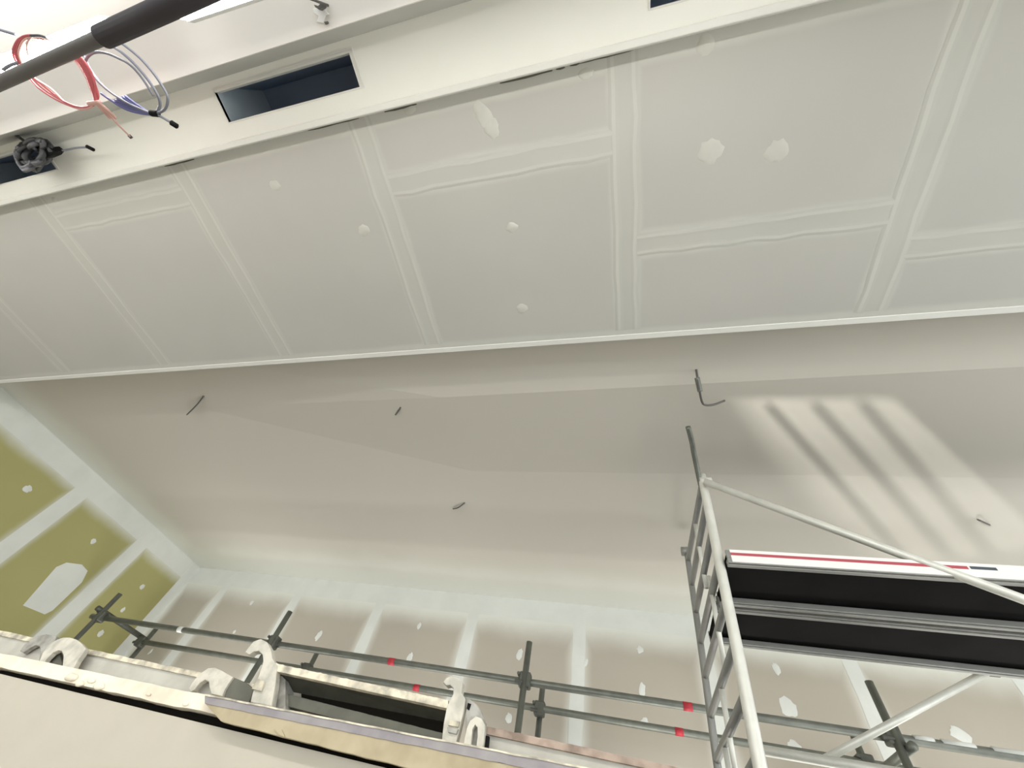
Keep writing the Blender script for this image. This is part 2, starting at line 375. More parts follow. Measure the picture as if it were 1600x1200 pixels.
# --- bulkhead band with duct slots, bead, riser, rear ceiling
YB0 = -0.2085 * ZB
sx = [(-3.75, -1.497 * ZB), (-0.878 * ZB, -0.503 * ZB), (0.096 * ZB, 1.02), (2.2, 3.0)]
ys0, ys1 = -0.191 * ZB, -0.128 * ZB
bm = bmesh.new()
add_box(bm, (XL, ys1, ZB), (XR, YP0 - 0.004, ZB + 0.014)); add_box(bm, (XL, YB0, ZB), (XR, ys0, ZB + 0.014))
e = [XL] + [v for s_ in sx for v in s_] + [XR]
for i in range(0, len(e), 2): add_box(bm, (e[i], ys0, ZB), (e[i + 1], ys1, ZB + 0.014))
bd = struct(link('ceiling_bulkhead', bm, M['band']), 'white bulkhead band with rectangular duct slots')
for a, b in sx:
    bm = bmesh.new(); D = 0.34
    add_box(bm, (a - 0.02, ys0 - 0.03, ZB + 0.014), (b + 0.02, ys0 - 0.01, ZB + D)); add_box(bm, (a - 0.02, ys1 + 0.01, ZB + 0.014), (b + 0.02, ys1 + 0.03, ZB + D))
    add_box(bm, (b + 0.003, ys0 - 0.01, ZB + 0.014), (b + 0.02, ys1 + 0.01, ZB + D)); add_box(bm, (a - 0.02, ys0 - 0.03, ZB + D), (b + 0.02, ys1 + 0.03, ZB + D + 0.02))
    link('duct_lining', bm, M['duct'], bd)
    box('duct_lit_end_board', (a - 0.02, ys0 - 0.01, ZB + 0.014), (a - 0.002, ys1 + 0.01, ZB + D), M['duct_lit'], bd)
    box('slot_reveal', (b - 0.016, ys0, ZB + 0.001), (b, ys1, ZB + 0.05), M['paint'], bd)
    box('slot_reveal', (a, ys0, ZB + 0.001), (b - 0.016, ys0 + 0.008, ZB + 0.04), M['paint'], bd)
    # metal edge beads round the opening
    bm = bmesh.new(); q = 0.006
    for c, d in (((a - q, ys0 - q), (b + q, ys0)), ((a - q, ys1), (b + q, ys1 + q)), ((a - q, ys0), (a, ys1)), ((b, ys0), (b + q, ys1))):
        add_box(bm, (c[0], c[1], ZB - 0.0025), (d[0], d[1], ZB + 0.016))
    link('slot_bead', bm, M['paint'], bd)
tr = struct(box('trim_1', (XL, YP0 - 0.014, ZB - 0.012), (XR, YP0 + 0.012, ZP + 0.01), M['paint'], None, 0.004), 'white edge trim between bulkhead and soffit')
for px0, px1, py0, py1, t in [(600, 650, 172, 160, .006), (780, 862, 122, 100, .006), (868, 882, 100, 97, .005), (255, 300, 256, 243, .005), (480, 560, 201, 183, .0035), (890, 905, 97, 94, .004), (905, 990, 94, 76, .002)]:
    a = hz(px0, py0, ZP - 0.002); b = hz(px1, py1, ZP - 0.002)
    bm = bmesh.new(); pts = [Vector((a.x + (b.x - a.x) * k / 6, YP0 + 0.013 + random.uniform(0, .002), ZP - .001)) for k in range(7)]
    add_tube(bm, pts, [t * .4 + t * .6 * math.sin(math.pi * k / 6) for k in range(7)], 6); link('open_crack', bm, M['block'], tr)
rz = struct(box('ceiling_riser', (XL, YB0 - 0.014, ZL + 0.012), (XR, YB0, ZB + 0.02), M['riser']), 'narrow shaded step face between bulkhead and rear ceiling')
YM = -0.2305 * ZL
rc = struct(box('ceiling_rear', (XL, YR, ZL), (XR, YB0 - 0.0005, ZL + 0.012), M['rear']), 'bright rear ceiling around the lit batten')
# --- right wall with a wide opening to daylight
wr = struct(box('wall_right', (XR, YR, -EYE), (XR + 0.15, -3.2, ZC), M['paint']), 'right wall outside the frame')
box('wall_section', (XR, 3.2, -EYE), (XR + 0.15, YB + .15, ZC + .3), M['paint'], wr)
box('wall_section', (XR, -3.2, ZP - 0.1), (XR + 0.15, 3.2, ZC + .3), M['paint'], wr)

# ---------------------------------------------------------------- low wall in front with its cap
YW = 1.10
bm = bmesh.new(); add_prism(bm, [(-5.2, YW, -EYE), (2.4, YW, -EYE), (2.4, YW, .148), (-.5, YW, .148), (-1.9, YW, .160), (-5.2, YW, .160)], (0, .2, 0))
wf = struct(link('wall_front', bm, M['beige']), 'beige boarded low wall in the near foreground')
box('shadow_gap', (-5.19, YW + 0.02, 0.14), (2.4, YW + 0.2, 0.171), M['dark'], wf)  # near-black fill stands in for the shade inside the gap
bm = bmesh.new(); n = 60; xa, xb = -5.2, 2.4
rows = []
for i in range(n * 3 + 1):
    x = xa + (xb - xa) * i / (n * 3); j = random.uniform(-.0018, .0018)
    rows.append([bm.verts.new(V((x, yy, zz))) for yy, zz in ((YW - .012, .171 + j), (YW - .012, .2035 + j * .6), (YW + .2, .205), (YW + .2, .171))])
for a, b in zip(rows, rows[1:]):
    for k in range(4): bm.faces.new((a[k], a[(k + 1) % 4], b[(k + 1) % 4], b[k]))
bm.faces.new(rows[0]); bm.faces.new(rows[-1][::-1])
tc = struct(link('trim_2', bm, M['cap']), 'plaster-splashed cap strip on the low wall')
for px, py, s in [(112, 1058, .016), (155, 1072, .014), (125, 1068, .012), (232, 1085, .006), (290, 1100, .007), (143, 1064, .010)]:
    c = yp(px, py, YW - 0.014); bm = bmesh.new(); r_ = bmesh.ops.create_icosphere(bm, subdivisions=2, radius=s)
    for v in r_['verts']: v.co = Vector((v.co.x * 1.5, v.co.y * .35, v.co.z * .6)) * random.uniform(.85, 1.15) + V(c)
    link('plaster_lump', bm, M['cap'], tc, True)

# ---------------------------------------------------------------- timber plank on edge in front of the cap
yk = 1.065
pk = thing('timber_plank', (-0.3, yk, 0.15), 'pale timber plank with grey-violet top edge lying along the low wall', 'plank')
def plank_band(name, top, bot, y, th, m, wob):
    bm = bmesh.new(); n = 48; rows = []
    for i in range(n + 1):
        t = i / n; j = random.uniform(-wob, wob)
        a = yp(top[0][0] + (top[1][0] - top[0][0]) * t, top[0][1] + (top[1][1] - top[0][1]) * t, y)
        c = yp(bot[0][0] + (bot[1][0] - bot[0][0]) * t, bot[0][1] + (bot[1][1] - bot[0][1]) * t, y)
        rows.append([bm.verts.new(V(p)) for p in ((a.x, y, a.z + j), (a.x, y + th, a.z + j), (c.x, y + th, c.z + j), (c.x, y, c.z + j))])
    for a, b in zip(rows, rows[1:]):
        for k in range(4): bm.faces.new((a[k], a[(k + 1) % 4], b[(k + 1) % 4], b[k]))
    bm.faces.new(rows[0]); bm.faces.new(rows[-1][::-1])
    return link(name, bm, m, pk)
plank_band('edge_strip', ((320, 1085), (1240, 1262)), ((320, 1099), (1240, 1284)), yk - 0.002, 0.014, M['violet'], .0006)
plank_band('white_rim', ((320, 1084), (1240, 1261)), ((320, 1087), (1240, 1264)), yk - 0.004, 0.016, M['rim_dust'], .0006)
plank_band('timber_face', ((320, 1099), (1240, 1284)), ((345, 1127), (1240, 1350)), yk, 0.012, M['timber'], .0008)
plate('splinter', [(428, 1138), (440, 1140), (445, 1152), (436, 1148)], yk - 0.004, 0.004, M['timber'], pk, 0)

# ---------------------------------------------------------------- stored scaffold decks on the low wall
def wavy_rail(name, t0, t1, b0, b1, y, th, m, parent, wob=.0008, n=60):
    bm = bmesh.new(); rows = []
    for i in range(n + 1):
        t = i / n; j = random.uniform(-wob, wob)
        a = yp(t0[0] + (t1[0] - t0[0]) * t, t0[1] + (t1[1] - t0[1]) * t, y); c = yp(b0[0] + (b1[0] - b0[0]) * t, b0[1] + (b1[1] - b0[1]) * t, y)
        rows.append([bm.verts.new(V(p)) for p in ((a.x, y, a.z + j), (a.x, y + th, a.z + j), (c.x, y + th, c.z), (c.x, y, c.z))])
    for a, b in zip(rows, rows[1:]):
        for k in range(4): bm.faces.new((a[k], a[(k + 1) % 4], b[(k + 1) % 4], b[k]))
    bm.faces.new(rows[0]); bm.faces.new(rows[-1][::-1])
    return link(name, bm, m, parent)
# left deck: seen from its long side
dl = thing('scaffold_deck', (-1.6, 1.3, 0.205), 'long dusty grey scaffold deck with hooks on the low wall, farthest left of three', 'scaffold deck', 'scaffold decks stored on the low wall')
ydl = 1.135
wavy_rail('side_rail', (-260, 938), (398, 1076), (-260, 985), (398, 1116), ydl, 0.012, M['rail_dust'], dl, .0002)
wavy_rail('rail_lip', (-260, 930), (398, 1069), (-260, 938), (398, 1077), ydl - 0.006, 0.03, M['rim_dust'], dl, .0009)
wavy_rail('bottom_flange', (-260, 985), (398, 1116), (-260, 990), (398, 1121), ydl - 0.008, 0.03, M['cast2'], dl, .0004)
box('deck_board', (-2.6, ydl + 0.012, 0.245), (-1.06, ydl + 0.5, 0.258), M['ply'], dl)
plate('hook', [(31, 1017), (38, 1007), (49, 1000), (60, 993), (72, 991), (88, 994), (84, 1006), (78, 1022), (70, 1036), (60, 1034), (63, 1022), (62, 1010), (55, 1008), (44, 1014), (36, 1020)], 1.115, 0.014, M['cast2'], dl)
plate('hook', [(61, 1034), (66, 1021), (73, 1011), (81, 1004), (90, 999), (99, 996), (109, 996), (119, 999), (127, 1005), (134, 1013), (129, 1021), (121, 1032), (113, 1048), (96, 1046), (98, 1036), (99, 1024), (96, 1017), (90, 1016), (82, 1020), (74, 1028), (67, 1037)], 1.095, 0.016, M['cast'], dl)
plate('hook', [(295, 1076), (299, 1068), (307, 1058), (316, 1050), (325, 1044), (335, 1043), (345, 1047), (355, 1053), (364, 1058), (357, 1068), (351, 1078), (347, 1088), (330, 1084), (327, 1074), (326, 1065), (320, 1062), (312, 1067), (303, 1078), (297, 1081)], 1.105, 0.016, M['cast'], dl)
plate('end_block', [(362, 1057), (384, 1066), (397, 1077), (388, 1100), (350, 1092), (354, 1074)], 1.112, 0.02, M['block'], dl, .002)
plate('hook_shadow_patch', [(70, 1036), (92, 1018), (97, 1036), (95, 1046), (66, 1040)], 1.118, 0.01, M['block'], dl, 0)  # dark plate added as the shadow between the hook's legs
# middle deck: short, its dark underside turned to the camera
dm = thing('scaffold_deck', (-0.7, 1.15, 0.205), 'short scaffold deck standing on edge with black underside between two raised hooks', 'scaffold deck', 'scaffold decks stored on the low wall')
ym = 1.09
plate('end_plate', [(383, 1019), (388, 1011), (396, 1002), (407, 998), (417, 1003), (423, 1014), (425, 1028), (433, 1040), (430, 1070), (424, 1104), (391, 1097), (394, 1084), (399, 1070), (406, 1050), (411, 1034), (410, 1023), (404, 1017), (396, 1018), (389, 1023)], ym, 0.022, M['cast'], dm, .002)
plate('end_plate', [(692, 1066), (697, 1059), (705, 1055), (716, 1058), (723, 1066), (721, 1082), (727, 1092), (724, 1112), (719, 1134), (710, 1172), (689, 1167), (693, 1130), (698, 1104), (708, 1084), (708, 1075), (703, 1070), (697, 1071)], ym, 0.022, M['cast'], dm, .002)
plate('rib', [(393, 1076), (402, 1060), (413, 1064), (408, 1080)], ym - 0.006, 0.006, M['rim_dust'], dm, .001)
plate('rib', [(703, 1124), (718, 1127), (716, 1136), (700, 1133)], ym - 0.006, 0.006, M['rim_dust'], dm, .001)
plate('rib', [(699, 1136), (716, 1139), (713, 1147), (700, 1144)], ym - 0.006, 0.006, M['cast2'], dm, .001)
wavy_rail('top_rail', (428, 1036), (700, 1094), (428, 1048), (700, 1107), ym + 0.002, 0.02, M['rim_dust'], dm, .0009)
# sloping inner web under the top rail
bm = bmesh.new()
a0, a1 = yp(432, 1046, ym + .012), yp(698, 1105, ym + .012); b0, b1 = yp(440, 1078, ym + .075), yp(696, 1128, ym + .075)
vs = [bm.verts.new(V(p)) for p in (a0, a1, b1, b0)]; bm.faces.new(vs); bmesh.ops.solidify(bm, geom=bm.faces[:], thickness=0.003)
link('rail_web', bm, M['block'], dm)
c0, c1 = yp(440, 1070, ym + .10), yp(700, 1120, ym + .10)
plate('deck_board', [(440, 1062), (700, 1112), (700, 1190), (430, 1130)], ym + 0.12, 0.01, M['dark'], dm, 0)  # black ply, its colour also carrying the shade inside the frame
wavy_rail('cross_bar', (432, 1080), (694, 1146), (432, 1099), (694, 1166), ym + 0.045, 0.03, M['block'], dm, .0003)
plate('side_web', [(428, 1044), (446, 1062), (446, 1108), (424, 1108)], ym + 0.03, 0.09, M['cast2'], dm, 0)
# right deck
dr = thing('scaffold_deck', (0.1, 1.3, 0.205), 'pale scaffold deck with pinkish-brown top rim running right along the low wall', 'scaffold deck', 'scaffold decks stored on the low wall')
ydr = 1.12
wavy_rail('side_rail', (760, 1147), (1320, 1266), (752, 1195), (1320, 1320), ydr, 0.012, M['rail_dust'], dr, .0002)
wavy_rail('rail_lip', (756, 1134), (1320, 1254), (756, 1146), (1320, 1267), ydr - 0.008, 0.03, M['rim_pink'], dr, .0011)
box('deck_board', (-0.30, ydr + 0.012, 0.21), (0.7, ydr + 0.5, 0.222), M['ply'], dr)
plate('hook', [(723, 1170), (726, 1152), (729, 1138), (734, 1126), (743, 1119), (752, 1122), (758, 1133), (757, 1147), (754, 1176), (743, 1174), (746, 1150), (746, 1137), (742, 1132), (738, 1140), (735, 1171)], 1.078, 0.014, M['cast'], dr)
plate('hook_plate', [(728, 1090), (735, 1093), (744, 1100), (751, 1110), (759, 1130), (759, 1180), (726, 1174), (728, 1120)], 1.098, 0.01, M['cast2'], dr)
plate('slot_hole', [(731, 1098), (736, 1100), (733, 1110), (729, 1107)], 1.0965, 0.002, M['black'], dr, 0)
plate('rubber_pad', [(755, 1148), (764, 1150), (761, 1180), (751, 1178)], 1.09, 0.012, M['black'], dr)

# ---------------------------------------------------------------- scaffold tower at right
tw = thing('scaffold_tower', (0.5, 2.6, -EYE), 'aluminium ladder-frame scaffold tower at right with rungs and diagonal braces', 'scaffold tower')
pn = [yp(1098, 752, 2.10), yp(1151, 1010, 2.10), yp(1188, 1200, 2.10)]
lo = pn[2] + (pn[2] - pn[1]).normalized() * ((pn[2].z + EYE) / abs((pn[2] - pn[1]).normalized().z))
top = yp(1086, 700, 2.08)
tube('post', [pn[0] + Vector((0.004, 0, 0.05)), pn[0], pn[1], pn[2], lo], 0.025, M['alu'], tw)
pf = [yp(1073, 862, 3.05), yp(1090, 1005, 3.05), yp(1121, 1197, 3.05)]
pf[1] = pf[0] + (pf[2] - pf[0]) * ((pf[0].z - pf[1].z) / (pf[0].z - pf[2].z)) + Vector((0.004, 0, 0))
lof = Vector((pf[2].x, 3.05, -EYE))
tube('post', [pf[0] + Vector((0, 0, .03)), pf[0], pf[1], pf[2], lof], 0.021, M['alu_rail'], tw)
def on(ps, z):
    for a, b in zip(ps, ps[1:]):
        if a.z >= z >= b.z:
            t = (a.z - z) / (a.z - b.z); return a + (b - a) * t
    return ps[0]
PN = pn + [lo]; PF = pf + [lof]
zz = 1.90; nr = 0
while zz > -1.5:
    tube('rung', [on(PN, zz), on(PF, zz)], 0.019, M['alu_rail'], tw, 10); zz -= 0.196
# mid stiffeners between pairs of rungs
for yy_, zz0, zz1 in ((2.55, 1.88, 1.41), (2.42, 1.41, .94), (2.6, .94, .47), (2.75, 0.705, .235)):
    t = (yy_ - 2.1) / 0.95
    a = on(PN, zz0) * (1 - t) + on(PF, zz0) * t; b = on(PN, zz1) * (1 - t) + on(PF, zz1) * t
    tube('stiffener', [a, b], 0.013, M['alu'], tw, 8)
# hook-on guard arm above the frame
tube('guard_arm', spline([on(PN, 1.85) + Vector((-.012, 0.0, -.2)), on(PN, 1.85) + Vector((-.014, 0.01, 0)), yp(1085, 712, 1.97), yp(1081, 690, 1.87), yp(1075, 667, 1.77)], 5), 0.016, M['steel'], tw)
tube('coupler', [pf[0] + Vector((-.04, 0, 0)), pf[0] + Vector((.03, 0, 0))], 0.035, M['alu_rail'], tw)
tube('coupler', [pn[0] + Vector((-.02, 0, -.01)), pn[0] + Vector((.05, 0, -.01))], 0.033, M['alu'], tw)
# braces
ybr = 2.04
a = yp(1100, 752, ybr); b = yp(1600, 937, ybr); tube('brace', [a, a + (b - a) * 1.6], 0.021, M['alu'], tw)
a = yp(1280, 1191, 3.06); b = yp(1542, 1050, 3.06); tube('brace', [a, b], 0.018, M['alu'], tw)
tube('brace_claw', [b + Vector((-.06, 0, .01)), b + Vector((.05, 0, .01))], 0.03, M['steel_dark'], tw)
led = [yp(1190, 1172, 3.02), yp(1420, 1216, 3.02)]; led[1].z = led[0].z
tube('ledger', [led[0], led[0] + Vector((2.6, 0, 0))], 0.024, M['alu'], tw)
# platforms resting on the rungs
def platform(yy0, yy1, z, label, striped):
    t = thing('scaffold_platform', (0.55, yy0, z), label, 'scaffold platform', 'twin platforms on the tower')
    x0, x1 = 0.535, 3.1
    box('platform_board', (x0, yy0 + 0.02, z + 0.04), (x1, yy1 - 0.02, z + 0.052), M['ply'], t)
    for k, yq in enumerate((yy0, yy1 - 0.045)):
        bm = bmesh.new(); add_box(bm, (x0, yq, z), (x1, yq + 0.045, z + 0.03), .003); add_box(bm, (x0, yq if k == 0 else yq + .03, z + .03), (x1, yq + .015 if k == 0 else yq + .045, z + 0.072), .002)
        add_box(bm, (x0, yq + 0.012, z - 0.006), (x1, yq + 0.033, z), .002)
        link('side_rail', bm, M['alu_rail'], t)
    for xx in (x0, 1.3, 2.1, 2.9):
        if xx == x0: box('end_rail', (xx, yy0 + 0.045, z), (xx + 0.012, yy1 - 0.045, z + 0.035), M['ply'], t)
    if striped:
        box('white_label', (x0 + .02, yy0 - 0.003, z + 0.004), (x1, yy0, z + 0.072), M['white_label'], t)
        box('red_stripe', (x0 + .02, yy0 - 0.005, z + 0.040), (1.535, yy0 - .003, z + 0.054), M['red_label'], t)
        box('dark_lettering', (1.545, yy0 - 0.005, z + 0.042), (1.64, yy0 - .003, z + 0.055), M['ink'], t)
    return t
zpl = 1.27
platform(2.035, 2.47, zpl, 'black-bottomed scaffold platform with white and red striped near edge', True)
platform(2.50, 2.96, zpl, 'black-bottomed scaffold platform behind the striped one, plain grey rails', False)

# ---------------------------------------------------------------- tube scaffold rail along the back wall
sc = thing('tube_scaffold', (-2, 3.8, -EYE), 'grey steel tube-and-coupler scaffold rails running along the back wall', 'scaffold')
h = 1.10; yn, yf = 3.22 * h, 3.72 * h
xl_ = yp(155, 965, yn).x
tube('ledger', [(xl_ - .12, yn, h), (3.6, yn, h)], 0.0242, M['steel'], sc)
tube('ledger', [(xl_ + .02, yf, h), (3.6, yf, h)], 0.0242, M['steel'], sc)
tube('transom', [(xl_, yn - .10, h + .05), (xl_, yf + .12, h + .05)], 0.0242, M['steel_dark'], sc)
posts = [xl_ + 0.05, yp(455, 965, yn).x * 0 + yp(430, 1005, yn).x, yp(822, 1060, yn).x, yp(1385, 1150, yn).x + 0.02]
tops = [yp(180, 930, yn).z, yp(460, 960, yn).z, yp(832, 1008, yn).z, yp(1358, 1070, yn).z]
for k, (x, zt) in enumerate(zip(posts, tops)):
    tube('post', [(x, yn - .05, -EYE), (x, yn - .05, zt)], 0.0242, M['steel'], sc)
    tube('post', [(x + .03, yf + .05, -EYE), (x + .03, yf + .05, h + 0.16)], 0.0242, M['steel'], sc)
    if k == 3: tube('transom', [(x + .055, yn - .1, h - .055), (x + .055, yf + .12, h - .055)], 0.0242, M['steel'], sc)
    for yy_, dx in ((yn - 0.02, 0), (yf + 0.02, .03)):
        bm = bmesh.new(); add_box(bm, (x + dx - .045, yy_ - .045, h - .05), (x + dx + .045, yy_ + .035, h + .05), .012)
        add_tube(bm, [(x + dx - .05, yy_ - .05, h + .03), (x + dx - .05, yy_ + .03, h + .03)], .012, 8)
        add_tube(bm, [(x + dx - .07, yy_ - .04, h - .02), (x + dx - .01, yy_ - .04, h - .02)], .014, 8)
        link('coupler', bm, M['steel_dark'], sc)
for px, py, far in [(611, 1038, 0), (1075, 1107, 0), (650, 1080, 1), (1062, 1150, 1)]:
    x = yp(px, py, yf if far else yn).x
    tube('red_tape_band', [(x - .03, yf if far else yn, h), (x + .03, yf if far else yn, h)], 0.0262, M['red'], sc)
x = yp(283, 984, yn).x; tube('pale_tape_band', [(x - .03, yn, h), (x + .03, yn, h)], 0.0262, M['comp'], sc)
# white wrapped sheet pieces by the right post
x = posts[3]
for a, b in ((.12, .22), (.26, .42), (.5, .78)):
    tube('plaster_splash', [(x + a, yn - .01, h + .012), (x + b, yn - .01, h + .012)], 0.017, M['comp'], sc, 8)

# ---------------------------------------------------------------- pipe and lamp under the rear ceiling
hp_ = 1.35
a = hz(-400, 310, hp_); b = hz(160, 58, hp_); c = hz(292, -2, hp_); d = hz(420, -62, hp_)
cp = thing('conduit_pipe', (b.x, b.y, hp_), 'slim grey pipe with black foam sleeve slung below the lit batten', 'pipe')
tube('pipe', [a, b, d], 0.019, M['pipe'], cp, 16)
tube('foam_sleeve', [b, c, d], 0.029, M['foam'], cp, 16)
for t in (0.02, 0.97):
    q = a + (d - a) * t; tube('hanger', [q, (q.x, q.y, ZL)], 0.004, M['pipe'], cp, 6)
la = hz(-500, 298, 1.50); lb = hz(162, 42, 1.50)
bt = thing('batten_light', ((la.x + lb.x) / 2, la.y, ZL), 'blazing white batten light on the rear ceiling above the pipe', 'light fitting')
def batten(t, la, lb, hang, wd=0.03):
    u = (lb - la).normalized(); s = Vector((-u.y, u.x, 0)) * wd
    bm = bmesh.new(); add_prism(bm, [la + s, lb + s, lb - s, la - s], (0, 0, 0.03), .006); link('diffuser', bm, M['tube_light'], t)
    for f_ in hang: tube('hanger', [la + (lb - la) * f_ + Vector((0, 0, .05)), Vector(((la + (lb - la) * f_).x, (la + (lb - la) * f_).y, ZL))], .004, M['pipe'], t, 6)
    s *= 1.1; up = Vector((0, 0, 0.03))
    bm = bmesh.new(); add_prism(bm, [la + s + up, lb + s + up, lb - s + up, la - s + up], (0, 0, 0.03)); link('housing', bm, M['fitting'], t)
batten(bt, la, lb, (.05, .35))
lc, ld = hz(270, 10, 1.50), hz(1500, -420, 1.50)
bt2 = thing('batten_light', ((lc.x + ld.x) / 2, lc.y, ZL), 'second lit batten, just its tip showing beyond the black foam sleeve', 'light fitting')
batten(bt2, lc, ld, (.3, .9))

# ---------------------------------------------------------------- cables
COILS = []
def cable(name, pix, r, m, parent, n=6, seg=8):
    zk = 0.875 if parent in COILS else 1.0
    return tube(name, spline([hz(p[0], p[1], p[2] * zk) for p in pix], n), r, m, parent, seg)
cg = thing('cable_coil', hz(200, 110, 1.66), 'grey and blue cable coil hanging with black taped end near the bulkhead', 'cable coil')
COILS.append(cg)
cable('loop', [(165, 48, 1.70), (178, 60, 1.68), (196, 72, 1.66), (218, 90, 1.65), (238, 112, 1.64), (252, 132, 1.63), (262, 152, 1.62), (258, 170, 1.62), (244, 178, 1.62)], .0042, M['cable_grey'], cg)
cable('loop', [(150, 52, 1.70), (165, 66, 1.68), (190, 82, 1.66), (212, 102, 1.65), (232, 126, 1.64), (246, 148, 1.63), (250, 164, 1.63), (244, 177, 1.62)], .0046, M['cable_grey'], cg)
cable('loop', [(240, 150, 1.66), (222, 122, 1.66), (204, 102, 1.66), (185, 91, 1.66), (165, 83, 1.66), (148, 82, 1.66), (137, 89, 1.66), (134, 98, 1.66), (142, 112, 1.66), (156, 130, 1.65), (178, 148, 1.64), (205, 164, 1.63), (238, 178, 1.62)], .0040, M['cable_grey'], cg)
cable('loop', [(122, 66, 1.70), (128, 80, 1.69), (136, 98, 1.68), (148, 118, 1.67), (166, 138, 1.66), (186, 153, 1.65), (212, 167, 1.64), (238, 178, 1.62)], .0034, M['cable_grey'], cg)
cable('loop', [(158, 146, 1.655), (172, 156, 1.65), (195, 170, 1.64), (220, 177, 1.63), (240, 179, 1.62)], .0040, M['cable_blue'], cg)
# flat fan of blue conductors
for k in range(6):
    t = k / 5
    cable('conductor', [(176 + 20 * t, 158 - 8 * t, 1.652), (205 + 8 * t, 168 - 5 * t + 3 * (1 - t), 1.64), (236, 178, 1.622)], .0048, M['cable_blue'], cg, 4, 6)
cable('taped_end', [(236, 177, 1.62), (247, 178, 1.62)], .010, M['black'], cg)
cable('cable_tail', [(247, 180, 1.62), (258, 186, 1.61), (270, 193, 1.60)], .0042, M['cable_grey'], cg)
cable('black_tip', [(268, 192, 1.60), (276, 197, 1.60)], .0095, M['black'], cg)
rd = thing('cable_coil', hz(90, 110, 1.66), 'red and pale pink cable coil hanging in the glare of the batten', 'cable coil')
COILS.append(rd)
for k, (dx, dy) in enumerate(((0, 0), (3, 1), (6, 3), (-3, 2))):
    cable('loop', [(70 + dx, 59 + dy, 1.66), (48 + dx, 55 + dy, 1.66), (33 + dx, 59 + dy, 1.66), (25 + dx, 72 + dy, 1.66), (24 + dx, 84 + dy, 1.66), (32 + dx, 101 + dy, 1.66), (48 + dx, 119 + dy, 1.66), (68 + dx * 2, 139, 1.65), (95 + dx, 156 + dy, 1.64), (122, 167 + dy, 1.63), (142, 165 + dy, 1.62), (151 - dx * .5, 155, 1.62),
                   (149 - dx, 142, 1.63), (141 - dx, 122, 1.64), (130 - dx, 104, 1.65), (116 - dx, 88, 1.66)], .0034, M['cable_red'] if k % 3 != 2 else M['cable_pink'], rd, 5, 6)
for k in range(4):
    cable('conductor', [(112 + k * 3, 84, 1.62), (128 + k * 3, 104, 1.62), (139 + k * 2.5, 126, 1.615), (146 + k, 146, 1.61), (150, 160, 1.60)], .0042, M['cable_red'], rd, 5, 6)
cable('loop', [(50, 56, 1.66), (42, 70, 1.66), (44, 86, 1.66)], .003, M['cable_pink'], rd)
cable('binding', [(138, 162, 1.60), (156, 160, 1.60)], .007, M['cable_pink'], rd)
for k in range(3):
    cable('cable_tail', [(150 + k * 2, 160, 1.60), (160 + k * 4, 172, 1.62), (172 + k * 4, 184, 1.66)], .005, M['cable_pink'], rd)
cable('cable_tail', [(165, 170, 1.62), (182, 192, 1.66), (203, 213, 1.74)], .0032, M['cable_pink'], rd)
cable('black_tip', [(201, 211, 1.74), (206, 216, 1.745)], .006, M['cable_dark'], rd)
st = tag(cable('cable_end', [(-30, 36, 1.45), (0, 47, 1.45), (24, 54, 1.45)], .005, M['cable_grey'], None), 'short grey cable end poking in above the red coil', 'cable')
st = tag(cable('cable_end', [(5, 109, 1.45), (16, 102, 1.45), (28, 98, 1.45)], .005, M['cable_grey'], None), 'short grey cable stub just below the red coil', 'cable')
cable_far = tag(cable('cable_end', [(48, 56, 1.43), (62, 56, 1.43), (72, 59, 1.43)], .004, M['cable_dark'], None), 'dark wire end on top of the red coil', 'cable')
# crumpled cable bundle in the left slot
cb = thing('cable_bundle', hz(55, 245, 1.9), 'dark crumpled cable bundle hanging out of the duct slot at far left', 'cable bundle')
for k in range(9):
    a0 = random.uniform(0, 6.28); cx, cy = 52 + random.uniform(-9, 9), 243 + random.uniform(-8, 8)
    pts = []
    for s_ in range(9):
        an = a0 + s_ * .75; rr = random.uniform(13, 23)
        pts.append((cx + math.cos(an) * rr * 1.05, cy + math.sin(an) * rr * .95, 1.86 + random.uniform(-.05, .06)))
    cable('loop', pts, random.uniform(.008, .014), M['crumple'] if k % 2 else M['cable_dark'], cb, 4, 8)
bm = bmesh.new(); pl = [hz(x_, y_, 1.84) for x_, y_ in ((62, 240), (76, 230), (85, 237), (80, 243), (68, 248))]; add_prism(bm, pl, (0, 0, .05), .002); link('connector_box', bm, M['black'], cb)
cable('strap', [(40, 222, 1.87), (26, 212, 1.86), (12, 203, 1.85)], .007, M['cable_dark'], cb)
cable('cable_tail', [(82, 236, 1.88), (100, 235, 1.88), (120, 231, 1.87), (138, 230, 1.86)], .0045, M['cable_grey'], cb)
cable('black_tip', [(136, 229, 1.86), (146, 234, 1.86)], .009, M['black'], cb)
# bracket on the rear ceiling
br = thing('ceiling_bracket', hz(500, 15, ZL), 'small white bracket fixed to the rear ceiling near the step edge', 'bracket')
def hprism(name, pix, z, th, m, parent):
    bm = bmesh.new(); add_prism(bm, [hz(x_, y_, z) for x_, y_ in pix], (0, 0, th), .0015); return link(name, bm, m, parent)
hprism('plate', [(489, 13), (505, 13), (514, 22), (508, 24), (505, 36), (494, 34), (497, 25), (490, 20)], ZL - .006, .006, M['fitting'], br)
hprism('clip', [(490, 7), (497, 9), (502, 3), (506, 6), (504, 11), (498, 15), (492, 11)], ZL - .03, .024, M['pipe'], br)
hprism('screw_cap', [(506, 34), (511, 33), (512, 36), (508, 38)], ZL - .01, .01, M['pipe'], br)
